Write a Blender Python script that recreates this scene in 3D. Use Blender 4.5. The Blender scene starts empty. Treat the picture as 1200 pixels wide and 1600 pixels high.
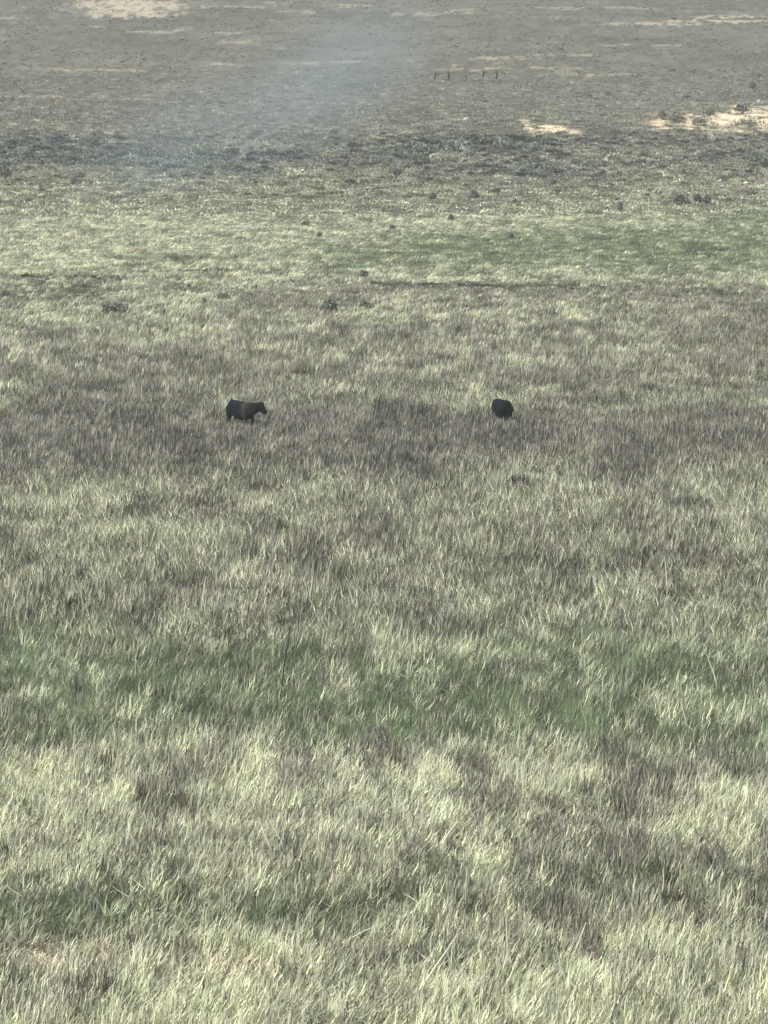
import bpy, bmesh, math, random
import numpy as np
from mathutils import Vector, Matrix

# ------------------------------------------------------------------ camera, sky, sun
SC = bpy.context.scene
COL = SC.collection
CAM_H = 18.0
F = 7200.0 / 1200.0            # focal length in picture widths
PITCH = math.atan(784 / 7200)  # below the horizontal

cam_d = bpy.data.cameras.new('camera')
cam_d.sensor_fit = 'HORIZONTAL'
cam_d.sensor_width = 36.0
cam_d.lens = 36.0 * F
cam_d.clip_start = 1.0
cam_d.clip_end = 30000.0
cam = bpy.data.objects.new('camera', cam_d)
COL.objects.link(cam)
cam.location = (0, 0, CAM_H)
cam.rotation_euler = (math.radians(90) - PITCH, 0, 0)
SC.camera = cam

SUN_EL, SUN_AZ = math.radians(52), math.radians(232)   # azimuth clockwise from +Y (north)
world = bpy.data.worlds.new("World")
SC.world = world
world.use_nodes = True
wn = world.node_tree.nodes
wl = world.node_tree.links
bg = wn['Background']
sky = wn.new('ShaderNodeTexSky')
sky.sky_type = 'NISHITA'
sky.sun_disc = False
sky.sun_elevation = SUN_EL
sky.sun_rotation = SUN_AZ
sky.dust_density = 2.5
wl.new(sky.outputs['Color'], bg.inputs['Color'])
bg.inputs['Strength'].default_value = 0.115

sun_d = bpy.data.lights.new('sun', 'SUN')
sun_d.energy = 3.6
sun_d.angle = math.radians(0.6)
sun_d.color = (1.0, 0.95, 0.86)
sun = bpy.data.objects.new('sun', sun_d)
COL.objects.link(sun)
to_sun = Vector((math.sin(SUN_AZ) * math.cos(SUN_EL), math.cos(SUN_AZ) * math.cos(SUN_EL), math.sin(SUN_EL)))
sun.rotation_euler = (-to_sun).to_track_quat('-Z', 'Y').to_euler()

SC.view_settings.view_transform = 'Standard'
SC.view_settings.look = 'None'
SC.view_settings.gamma = 1.0
SC.view_settings.use_curve_mapping = False
SC.view_settings.exposure = 0.50

rng = np.random.default_rng(7)
random.seed(7)

# ------------------------------------------------------------------ numeric noise
def _hash(ix, iy, s):
    h = (ix.astype(np.int64) * 374761393 + iy.astype(np.int64) * 668265263 + s * 1442695041) & 0x7fffffff
    h = ((h ^ (h >> 13)) * 1274126177) & 0x7fffffff
    h = ((h ^ (h >> 16)) * 2246822519) & 0x7fffffff
    return (h & 0xffff) / 65535.0

def vnoise(x, y, s=0):
    ix, iy = np.floor(x), np.floor(y)
    fx, fy = x - ix, y - iy
    fx = fx * fx * (3 - 2 * fx)
    fy = fy * fy * (3 - 2 * fy)
    a, b = _hash(ix, iy, s), _hash(ix + 1, iy, s)
    c, d = _hash(ix, iy + 1, s), _hash(ix + 1, iy + 1, s)
    return (a + (b - a) * fx) * (1 - fy) + (c + (d - c) * fx) * fy

def fbm(x, y, s=0, o=4):
    v, a, t = 0, 1.0, 0
    for i in range(o):
        v = v + a * (vnoise(x * 2 ** i + 17.3 * i, y * 2 ** i - 9.1 * i, s + i) * 2 - 1)
        t += a
        a *= 0.55
    return v / t

def sstep(a, b, x):
    t = np.clip((x - a) / (b - a), 0, 1)
    return t * t * (3 - 2 * t)

# ------------------------------------------------------------------ shape of the land
def height(x, y):
    x = np.asarray(x, float)
    y = np.asarray(y, float)
    z = 16.4 * sstep(45, -5, y)                                # the slope the camera stands on
    d = np.clip(y, 0, None)
    rise = np.where(d < 340, 0, np.where(d < 675, 0.04 / (2 * 335) * (d - 340) ** 2, 6.7 + 0.04 * (d - 675)))
    rise = np.where(d > 2600, 83.7 + 0.04 * (d - 2600) * np.exp(-(d - 2600) / 1500), rise)
    z = z + rise
    fade = sstep(40, 110, y)
    z = z + fade * 0.10 * fbm(x / 3.1, y / 5.0, 3, 3) + fade * 0.22 * fbm(x / 11.0, y / 24.0, 5, 2)
    far = sstep(380, 520, y)
    z = z + far * (0.30 * fbm(x / 7.0, y / 13.0, 11, 3) + 0.9 * fbm(x / 60.0, y / 95.0, 13, 2) + 8 * sstep(1100, 1700, y) * fbm(x / 260., y / 400., 15, 3))
    # low eroded banks
    for bx, by, wx, wy, h in BANKS:
        q = np.exp(-((x - bx) / wx) ** 4) * (0.7 + 0.5 * fbm(x / 4., y / 9., 21, 2))
        z = z + h * q * sstep(by - wy, by, y) * (1 - sstep(by + 1, by + 26, y))
    return z

BANKS = []
CP, SP = math.cos(PITCH), math.sin(PITCH)

def project(x, y, z):
    """world point -> column and row of the 1200 x 1600 photograph"""
    dz = z - CAM_H
    depth = y * CP - dz * SP
    up = y * SP + dz * CP
    return 600 + 7200 * x / depth, 800 - 7200 * up / depth

def ground_at(u, v):
    """point of the ground seen at column u, row v"""
    dx = (u - 600) / 7200
    a = (800 - v) / 7200
    diry, dirz = CP + a * SP, -SP + a * CP
    t = np.geomspace(60, 2400, 9000)
    zz = CAM_H + dirz * t
    g = height(dx * t, diry * t)
    k = np.argmax(zz < g)
    return float(dx * t[k]), float(diry * t[k]), float(g[k])

def row_to_y(v):
    return ground_at(600, v)[1]

BANKS[:] = [(*ground_at(1130, 196)[:2], 22, 7, 1.3), (*ground_at(855, 206)[:2], 7, 5, 0.7),
            (*ground_at(205, 26)[:2], 22, 8, 1.0)]

# ------------------------------------------------------------------ what grows where
ROWS = [0, 200, 290, 335, 350, 400, 440, 470, 500, 540, 600, 630, 655, 680, 730, 790, 850, 930, 1000, 1050, 1110, 1170, 1210, 1300, 1390, 1440, 1480, 1600]
W_S =  [.10, .10, .30, .55, .80, .72, .70, .45, .62, .42, .28, .42, .22, .06, .26, .62, .66, .54, .46, .20, .18, .20, .62, .70, .55, .50, .86, .90]
W_M =  [.80, .78, .45, .25, .10, .08, .15, .40, .30, .50, .66, .50, .74, .95, .66, .30, .26, .32, .26, .10, .08, .16, .30, .22, .22, .12, .12, .10]
W_G =  [.06, .10, .25, .20, .10, .20, .15, .15, .08, .06, .04, .04, .03, .00, .05, .08, .12, .22, .42, .75, .80, .70, .12, .08, .26, .42, .05, .04]
# ellipses: column, row, half width, half height, kind, strength
E = [
    (1000, 392, 400, 26, 'G', 6.0), (1180, 386, 260, 32, 'G', 8), (640, 398, 150, 14, 'G', 1.2), (250, 403, 80, 6, 'G', 1.2),
    (880, 350, 340, 11, 'S', 1.2), (240, 368, 330, 20, 'S', 1.2), (330, 440, 160, 10, 'S', 0.6), (1000, 428, 260, 9, 'S', 1.1),
    (100, 450, 190, 15, 'O', 1.3), (560, 462, 160, 8, 'M', 1.0), (980, 456, 300, 7, 'M', 2.4), (1130, 474, 200, 9, 'M', 1.6),
    (560, 446, 120, 3, 'O', 3), (720, 447, 90, 3, 'O', 7), (860, 451, 90, 3, 'O', 7), (1000, 457, 90, 3.4, 'O', 7), (1130, 462, 100, 4, 'O', 6), (600, 690, 1100, 27, 'M', 4.5), (90, 435, 150, 3, 'O', 3), (90, 455, 150, 4, 'O', 3), (330, 425, 120, 2, 'O', 3), (820, 482, 120, 8, 'S', 0.8), (120, 500, 140, 22, 'S', 1.0), (620, 500, 120, 16, 'S', .7), (700, 530, 260, 30, 'M', .6),
    (1150, 515, 140, 30, 'M', 1.1), (260, 600, 260, 36, 'M', .7), (860, 590, 130, 26, 'M', .5), (960, 555, 120, 20, 'S', .6),
    (620, 634, 32, 6, 'S', 1.5), (960, 640, 140, 11, 'S', 1.5), (1130, 643, 90, 14, 'S', 1.6), (710, 645, 80, 7, 'S', .7),
    (100, 545, 100, 14, 'S', .6), (690, 590, 60, 30, 'S', .5), (90, 640, 110, 12, 'S', .4),
    (980, 660, 330, 13, 'M', .8), (500, 690, 200, 30, 'M', .8), (170, 690, 180, 24, 'M', .5), (1100, 690, 150, 24, 'M', .6),
    (210, 730, 80, 24, 'M', .8), (420, 870, 55, 90, 'M', 1.2), (1000, 800, 45, 70, 'M', 1.3), (350, 940, 60, 30, 'M', .6),
    (240, 930, 70, 30, 'M', .7), (580, 850, 60, 90, 'M', .6), (1090, 840, 60, 80, 'M', .5), (830, 900, 80, 40, 'O', .9),
    (90, 850, 85, 70, 'S', 1.0), (500, 820, 50, 32, 'S', 1.3), (325, 880, 45, 26, 'S', .9), (740, 850, 55, 24, 'S', 1.2),
    (930, 850, 34, 60, 'S', 1.2), (1150, 770, 90, 40, 'S', .7), (650, 930, 90, 40, 'S', .6), (850, 960, 90, 30, 'S', .9),
    (100, 950, 110, 30, 'O', 1.0), (750, 885, 60, 30, 'G', .5), (1010, 970, 120, 30, 'O', .7), (760, 810, 36, 12, 'O', 1.6),
    (600, 1102, 900, 74, 'G', 1.05), (120, 1090, 200, 50, 'G', .4), (360, 1060, 120, 40, 'G', .5), (820, 1050, 260, 40, 'G', .5), (900, 1160, 190, 26, 'G', 1.0),
    (470, 1150, 160, 26, 'G', .7), (1180, 1160, 90, 40, 'G', .8), (690, 1085, 50, 14, 'O', 1.2), (1000, 1112, 70, 26, 'S', 1.0),
    (1150, 1105, 50, 24, 'S', 1.1), (30, 1110, 40, 30, 'S', .5), (450, 1110, 70, 16, 'S', .5),
    (255, 1192, 60, 20, 'S', 1.3), (80, 1250, 110, 50, 'S', 1.0), (390, 1250, 60, 40, 'S', .9), (900, 1245, 130, 44, 'S', .9),
    (1020, 1235, 80, 40, 'M', 1.2), (740, 1260, 60, 50, 'M', .6), (640, 1200, 130, 20, 'M', .6), (250, 1280, 70, 24, 'O', 1.6),
    (1140, 1240, 60, 40, 'G', .5), (590, 1275, 50, 30, 'O', 1.0), (870, 1332, 60, 24, 'O', 1.7), (790, 1345, 90, 26, 'M', .5),
    (500, 1370, 130, 50, 'S', .7), (1100, 1330, 110, 50, 'S', .9), (60, 1340, 70, 40, 'S', .5),
    (240, 1430, 260, 36, 'G', 3.2), (560, 1445, 120, 20, 'G', .6), (1030, 1392, 110, 15, 'G', 4.0), (660, 1400, 120, 36, 'G', 1.1),
    (830, 1440, 120, 30, 'M', .6), (60, 1460, 90, 14, 'G', 1.2), (180, 1320, 60, 26, 'O', .7),
    (150, 1505, 190, 18, 'P', 6), (650, 1520, 50, 30, 'O', .9), (880, 1490, 80, 40, 'M', .5), (1080, 1430, 130, 26, 'P', .7),
    (540, 1540, 50, 40, 'O', .8), (1000, 1540, 200, 60, 'S', .6), (60, 1550, 120, 40, 'S', .4),
]

def plants(x, y, z):
    """weights of straw, brown stalks, green, olive and bare pinkish thatch at ground points"""
    u, v = project(x, y, z)
    px = 7200 / np.clip(y, 40, None)
    # ragged edges, in metres of ground
    n1 = fbm(x / 2.2, y / 9.0, 31, 4)
    n2 = fbm(x / 2.0 + 40, y / 9.0 + 9, 37, 4)
    uu = u + n1 * 1.0 * px
    vv = v + n2 * 34 * np.clip(v / 1000, .15, 1)
    k = dict(S=np.interp(vv, ROWS, W_S), M=np.interp(vv, ROWS, W_M), G=np.interp(vv, ROWS, W_G),
             O=np.full_like(x, .06), P=np.zeros_like(x))
    for cx, cy, rx, ry, kd, st in E:
        q = ((uu - cx) / rx) ** 2 + (((v + n2 * 3 if ry < 6 else vv) - cy) / ry) ** 2
        k[kd] = k[kd] + st * np.exp(-q * 0.9)
    nz = fbm(x / 1.1, y / 5.5, 41, 4)
    nb = fbm(x / 3.6, y / 17.0, 47, 3)
    k['S'] = k['S'] * np.exp(1.9 * nz + 0.9 * nb)
    k['M'] = k['M'] * np.exp(-1.3 * nz - 0.5 * nb)
    k['O'] = k['O'] * np.exp(-1.8 * fbm(x / 1.5, y / 7, 53, 3))
    k['G'] = k['G'] * np.exp(1.3 * fbm(x / 1.3, y / 6, 57, 3))
    w = np.stack([k['S'], k['M'], k['G'], k['O'], k['P']], -1)
    w = np.maximum(w, 0) ** 1.6
    w = w / w.sum(-1, keepdims=True)
    near = (.17 * sstep(520, 300, y) * (1 - .75 * np.exp(-((v - 690) / 32) ** 2)) * (1 - .5 * np.exp(-((v - 1095) / 70) ** 2)))[..., None]
    return w * (1 - near) + near * np.array([.62, .16, .10, .12, 0]), u, v

# colours the plants themselves have
C_S = np.array([.540, .550, .395])
C_M = np.array([.300, .287, .232])
C_G = np.array([.245, .300, .178])
C_O = np.array([.165, .175, .125])
C_P = np.array([.54, .49, .37])
CC = np.stack([C_S, C_M, C_G, C_O, C_P])
SOIL = np.array([.125, .112, .085])

# far bare streaks: column, row, half width, half height
STREAKS = [(200, 10, 95, 13), (205, 22, 80, 7), (0, 28, 50, 3), (150, 42, 14, 3), (240, 50, 42, 2.6), (300, 46, 30, 2), (345, 51, 36, 2),
           (370, 66, 34, 1.8), (370, 10, 60, 2.6), (430, 4, 40, 2), (540, 9, 42, 5), (470, 18, 40, 2), (145, 109, 80, 2.4), (350, 101, 34, 3),
           (470, 99, 40, 2.2), (560, 96, 45, 2), (20, 150, 46, 2.4), (85, 150, 20, 3.2), (62, 162, 20, 2), (160, 151, 14, 3.2), (218, 156, 24, 3),
           (170, 208, 26, 3.6), (235, 212, 36, 1.6), (280, 203, 26, 2.5), (350, 216, 36, 3), (490, 202, 40, 4), (600, 198, 14, 3), (625, 203, 18, 4),
           (645, 22, 46, 3.4), (690, 20, 60, 1.2), (730, 15, 40, 2.2), (850, 11, 60, 2), (970, 13, 80, 2), (1000, 37, 90, 2.6), (1140, 33, 100, 3.2),
           (1140, 26, 60, 4), (1000, 70, 60, 2.5), (870, 85, 50, 2), (780, 90, 60, 2.4), (720, 102, 12, 2.4), (760, 97, 20, 1.4), (730, 108, 60, 1.4),
           (838, 106, 110, 1.2), (940, 116, 140, 1.6), (715, 187, 18, 2.6), (728, 185, 6, 5), (645, 193, 14, 4), (846, 200, 42, 8), (818, 190, 10, 8),
           (885, 206, 34, 4), (1010, 180, 30, 4), (1030, 192, 24, 3), (1060, 202, 50, 3.4), (1045, 193, 44, 7), (1125, 189, 85, 20), (1185, 183, 70, 24), (1110, 168, 24, 3),
           (1160, 166, 30, 5), (1060, 182, 40, 4), (1190, 205, 50, 4), (960, 181, 30, 2), (300, 320, 30, 3), (370, 312, 40, 4), (1150, 266, 30, 4),
           (1180, 280, 30, 4), (1170, 290, 20, 4), (970, 215, 330, 1.4), (100, 230, 60, 2), (80, 395, 120, 3), (400, 452, 120, 2.2), (560, 420, 40, 3),
           (950, 445, 120, 3.2), (760, 442, 90, 2.4), (1150, 440, 90, 4), (640, 378, 60, 3), (740, 362, 70, 3), (870, 364, 90, 2)]
BRIGHT = {49, 50, 51, 55, 56, 57, 54}   # sandy, warmer

def BARE_K(u, v):
    k = .48 + .52 * np.exp(-(((u - 1110) / 130) ** 4 + ((v - 186) / 28) ** 4)) + .5 * np.exp(-(((u - 855) / 55) ** 4 + ((v - 200) / 16) ** 4))
    return np.clip(k + .35 * np.exp(-(((u - 200) / 110) ** 4 + ((v - 8) / 24) ** 4)) + .35 * np.exp(-(((u - 1110) / 130) ** 4 + ((v - 34) / 10) ** 4)), 0, 1)

def bare(x, y, u, v):
    n = fbm(x / 3.0, y / 7.0, 61, 4)
    nf = fbm(x / 1.1, y / 2.4, 67, 3)
    s = np.zeros_like(x)
    for i, (cx, cy, rx, ry) in enumerate(STREAKS):
        if v.ndim and (cy < v.min() - 60):
            continue
        q = ((u + n * 14 - cx) / rx) ** 2 + ((v + n * 2.4 + nf * 1.6 - cy) / (ry * (.62 if ry < 7 else .85))) ** 2
        s = np.maximum(s, 1 - sstep(.25, 1.3, q + nf * 1.7 + .8 * n))
    return s * sstep(520, 440, v) * BARE_K(u, v)

# ------------------------------------------------------------------ node helpers
def new_mat(name):
    m = bpy.data.materials.new(name)
    m.use_nodes = True
    nt = m.node_tree
    nt.nodes.clear()
    out = nt.nodes.new('ShaderNodeOutputMaterial')
    return m, nt, out

def N(nt, t, **kw):
    n = nt.nodes.new(t)
    for k, v in kw.items():
        if k in n.inputs.keys():
            n.inputs[k].default_value = v
        else:
            setattr(n, k, v)
    return n

def plant_material(name, blade_var=0.5, translucent=0.25, instancer=True, base=None):
    m, nt, out = new_mat(name)
    L = nt.links.new
    if base is None:
        a = N(nt, 'ShaderNodeAttribute', attribute_name='tint')
        a.attribute_type = 'INSTANCER' if instancer else 'GEOMETRY'
        colour = a.outputs['Color']
    else:
        r = N(nt, 'ShaderNodeRGB')
        r.outputs[0].default_value = (*base, 1)
        colour = r.outputs[0]
    b = N(nt, 'ShaderNodeAttribute', attribute_name='bl')
    b.attribute_type = 'GEOMETRY'
    mp = N(nt, 'ShaderNodeMapRange')
    mp.inputs['To Min'].default_value = 1 - blade_var
    mp.inputs['To Max'].default_value = 1 + blade_var
    L(b.outputs['Fac'], mp.inputs['Value'])
    mul = N(nt, 'ShaderNodeVectorMath', operation='SCALE')
    L(colour, mul.inputs[0])
    L(mp.outputs[0], mul.inputs['Scale'])
    d = N(nt, 'ShaderNodeBsdfDiffuse')
    L(mul.outputs[0], d.inputs['Color'])
    t = N(nt, 'ShaderNodeBsdfTranslucent')
    L(mul.outputs[0], t.inputs['Color'])
    mx = N(nt, 'ShaderNodeMixShader')
    mx.inputs[0].default_value = translucent
    L(d.outputs[0], mx.inputs[1])
    L(t.outputs[0], mx.inputs[2])
    L(mx.outputs[0], out.inputs['Surface'])
    return m

def simple_material(name, col, rough=0.9, col2=None, scale=8.0, bump=0.0, detail=6.0, stretch=None):
    m, nt, out = new_mat(name)
    L = nt.links.new
    p = N(nt, 'ShaderNodeBsdfPrincipled')
    p.inputs['Roughness'].default_value = rough
    p.inputs['Specular IOR Level'].default_value = 0.25
    tc = N(nt, 'ShaderNodeTexCoord')
    vec = tc.outputs['Object']
    if stretch:
        mpn = N(nt, 'ShaderNodeMapping')
        mpn.inputs['Scale'].default_value = stretch
        L(vec, mpn.inputs[0])
        vec = mpn.outputs[0]
    nz = N(nt, 'ShaderNodeTexNoise', Scale=scale, Detail=detail)
    L(vec, nz.inputs['Vector'])
    mix = N(nt, 'ShaderNodeMix', data_type='RGBA')
    mix.inputs['A'].default_value = (*col, 1)
    mix.inputs['B'].default_value = (*(col2 or [c * .6 for c in col]), 1)
    rp = N(nt, 'ShaderNodeMapRange')
    rp.inputs['From Min'].default_value = .35
    rp.inputs['From Max'].default_value = .65
    L(nz.outputs[0], rp.inputs['Value'])
    L(rp.outputs[0], mix.inputs['Factor'])
    L(mix.outputs['Result'], p.inputs['Base Color'])
    if bump:
        bp = N(nt, 'ShaderNodeBump', Strength=bump, Distance=0.03)
        L(nz.outputs[0], bp.inputs['Height'])
        L(bp.outputs[0], p.inputs['Normal'])
    L(p.outputs[0], out.inputs['Surface'])
    return m

def tag(o, label=None, cat=None, group=None, kind=None):
    if label: o['label'] = label
    if cat: o['category'] = cat
    if group: o['group'] = group
    if kind: o['kind'] = kind
    return o

def mesh_from(name, verts, faces, attrs=None, mat=None):
    me = bpy.data.meshes.new(name)
    me.from_pydata([tuple(v) for v in verts], [], faces)
    if attrs:
        for k, (dom, typ, arr) in attrs.items():
            a = me.attributes.new(k, typ, dom)
            a.data.foreach_set('value' if typ == 'FLOAT' else 'color', np.asarray(arr, np.float32).ravel())
    if mat: me.materials.append(mat)
    me.update()
    return me

# ------------------------------------------------------------------ ground sheet
def build_ground():
    # rows: dense where the photograph looks
    ys = [-2500, -900, -300, -100, -40] + list(np.arange(-10, 66, 6.0))
    vs = np.arange(1640, -60, -2.2)
    # flat-to-rise mapping for even picture rows
    yy = np.geomspace(66, 2600, 4000)
    _, vv = project(yy * 0, yy, np.where(yy < 340, 0, np.where(yy < 675, 0.04 / 670 * (yy - 340) ** 2, 6.7 + 0.04 * (yy - 675))))
    order = np.argsort(vv)
    yd = np.interp(vs, vv[order], yy[order])
    yd = yd[(yd > 68)]
    yd = np.unique(np.round(yd, 3))
    ys = np.array(ys + list(yd) + list(np.geomspace(yd[-1] * 1.06, 9000, 40)))
    ts = np.linspace(-.125, .125, 430)
    off = np.array([6, 20, 60, 200, 700, 2500, 9000.])
    s = np.clip(ys, 75, None)
    X = np.concatenate([(-.125 * s)[:, None] - off[::-1][None], s[:, None] * ts[None], (.125 * s)[:, None] + off[None]], 1)
    Y = np.repeat(ys[:, None], X.shape[1], 1)
    Z = height(X, Y)
    nr, nc = X.shape
    x, y, z = X.ravel(), Y.ravel(), Z.ravel()
    w, u, v = plants(x, y, z)
    b = bare(x, y, u, v)
    mix = w @ CC
    soil = 0.30 * mix + 0.60 * SOIL[None] * (0.9 + .25 * fbm(x / 2, y / 4, 71, 3))[:, None]
    farw = sstep(300, 420, y)[:, None]
    # far away the turf itself is the colour seen
    far_col = mix * np.array([.44, .43, .42])
    far_col = far_col * (1 + .38 * fbm(x / 2.0, y / 7.0, 73, 4) + .28 * fbm(x / 14., y / 34., 79, 4))[:, None]
    col = soil * (1 - farw) + far_col * farw
    warm = (np.exp(-(((u - 1110) / 130) ** 4 + ((v - 186) / 26) ** 4)) + np.exp(-(((u - 855) / 50) ** 4 + ((v - 200) / 14) ** 4)))[:, None]
    sand = np.array([.54, .47, .34]) * (1 - warm) + np.array([.76, .64, .43]) * warm
    col = col * (1 - b[:, None]) + sand * b[:, None] * (.92 + .25 * fbm(x / 1.5, y / 3., 83, 3))[:, None]
    idx = np.arange(nr * nc).reshape(nr, nc)
    f = np.stack([idx[:-1, :-1], idx[:-1, 1:], idx[1:, 1:], idx[1:, :-1]], -1).reshape(-1, 4)
    me = bpy.data.meshes.new('ground')
    me.vertices.add(len(x))
    me.vertices.foreach_set('co', np.stack([x, y, z], -1).astype(np.float32).ravel())
    me.loops.add(f.size)
    me.loops.foreach_set('vertex_index', f.astype(np.int32).ravel())
    me.polygons.add(len(f))
    me.polygons.foreach_set('loop_start', np.arange(0, f.size, 4, dtype=np.int32))
    me.polygons.foreach_set('use_smooth', np.ones(len(f), bool))
    me.update(calc_edges=True)
    a = me.attributes.new('tint', 'FLOAT_COLOR', 'POINT')
    a.data.foreach_set('color', np.concatenate([np.clip(col, .01, .9), np.ones((len(x), 1))], 1).astype(np.float32).ravel())
    m, nt, out = new_mat('soil_and_turf')
    L = nt.links.new
    p = N(nt, 'ShaderNodeBsdfPrincipled', Roughness=1.0)
    p.inputs['Specular IOR Level'].default_value = 0.05
    at = N(nt, 'ShaderNodeAttribute', attribute_name='tint')
    tc = N(nt, 'ShaderNodeTexCoord')
    n1 = N(nt, 'ShaderNodeTexNoise', Scale=1.1, Detail=9.0, Roughness=.72)
    L(tc.outputs['Object'], n1.inputs['Vector'])
    mp = N(nt, 'ShaderNodeMapRange')
    mp.inputs['From Min'].default_value = .3
    mp.inputs['From Max'].default_value = .7
    mp.inputs['To Min'].default_value = .45
    mp.inputs['To Max'].default_value = 1.55
    L(n1.outputs[0], mp.inputs['Value'])
    sc = N(nt, 'ShaderNodeVectorMath', operation='SCALE')
    L(at.outputs['Color'], sc.inputs[0])
    L(mp.outputs[0], sc.inputs['Scale'])
    L(sc.outputs[0], p.inputs['Base Color'])
    bp = N(nt, 'ShaderNodeBump', Strength=.8, Distance=.12)
    L(n1.outputs[0], bp.inputs['Height'])
    L(bp.outputs[0], p.inputs['Normal'])
    L(p.outputs[0], out.inputs['Surface'])
    me.materials.append(m)
    o = bpy.data.objects.new('ground', me)
    COL.objects.link(o)
    tag(o, kind='structure')
    return o

build_ground()

# ------------------------------------------------------------------ plants: clump shapes
def clump(name, n, radius, h, w, lean=.25, curl=.3, segs=3, flop=0.0, head=0.0, seed=0, mat=None, hvar=.35, wind=.16):
    r = random.Random(seed)
    V, Fc, B = [], [], []
    for i in range(n):
        a = r.uniform(0, 2 * math.pi)
        q = radius * math.sqrt(r.random())
        bx, by = q * math.cos(a), q * math.sin(a)
        ln = h * (1 + r.uniform(-hvar, hvar))
        ang = r.uniform(0, 2 * math.pi)
        le = abs(r.gauss(0, lean))
        if r.random() < flop: le += r.uniform(.5, 1.1)
        dx, dy = math.cos(ang) * le + wind, math.sin(ang) * le
        cu = r.uniform(.2, 1) * curl
        fa = r.uniform(0, math.pi)
        wx, wy = math.cos(fa), math.sin(fa)
        ww = w * r.uniform(.6, 1.4)
        bl = r.random() ** 1.5 * 1.15
        x, y, z = bx, by, -.03
        sx = r.uniform(-.6, .6)
        base = len(V)
        for s in range(segs + 1):
            t = s / segs
            wd = ww * (1 - t) ** .6 * (.8 if s == 0 else 1) if s < segs else ww * .12
            if head and s == segs - 1: wd = ww * head
            V.append((x - wx * wd / 2, y - wy * wd / 2, z))
            V.append((x + wx * wd / 2, y + wy * wd / 2, z))
            B += [bl, bl]
            k = (1 + cu * t * 2)
            ddx, ddy = dx * k + sx * math.sin(t * 5), dy * k
            g = math.sqrt(ddx * ddx + ddy * ddy + 1)
            st = ln / segs
            x += ddx / g * st
            y += ddy / g * st
            z += (1 / g) * st
        for s in range(segs):
            j = base + 2 * s
            Fc.append((j, j + 1, j + 3, j + 2))
    me = mesh_from(name, V, Fc, {'bl': ('POINT', 'FLOAT', B)}, mat)
    return bpy.data.objects.new(name, me)

def bush_mesh(name, seed, n=150, rx=.8, rz=.5, leaf=.13, mat=None, lobes=4):
    r = random.Random(seed)
    V, Fc, B = [], [], []
    L = [(r.uniform(-.5, .5) * rx, r.uniform(-.4, .4) * rx, r.uniform(.25, .6) * rz, r.uniform(.45, .75) * rx, r.uniform(.5, .8) * rz) for _ in range(lobes)]
    for i in range(n):
        cx, cy, cz, lr, lz = r.choice(L)
        d = Vector((r.gauss(0, 1), r.gauss(0, 1), abs(r.gauss(0, 1)) * .9 - .15)).normalized()
        q = r.uniform(.55, 1.05)
        p = Vector((cx + d.x * lr * q, cy + d.y * lr * q, max(.0, cz + d.z * lz * q)))
        t = Vector((r.gauss(0, 1), r.gauss(0, 1), r.gauss(.6, 1))).normalized()
        s = t.cross(Vector((r.gauss(0, 1), r.gauss(0, 1), r.gauss(0, 1)))).normalized()
        l = leaf * r.uniform(.6, 1.5)
        b = len(V)
        V += [p - t * l - s * l * .2, p + s * l * .45, p + t * l, p - s * l * .45]
        bl = r.random()
        B += [bl] * 4
        Fc.append((b, b + 1, b + 2, b + 3))
    return mesh_from(name, V, Fc, {'bl': ('POINT', 'FLOAT', B)}, mat)

M_STRAW = plant_material('dry_straw', .68, .3)
M_STRAW_LONG = plant_material('long_bleached_straw', .2, .3)
M_STALK = plant_material('brown_stalks', .45, .2)
M_GREEN = plant_material('green_grass', .55, .3)
M_SAGE = plant_material('sage_leaves', .5, .15)

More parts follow.
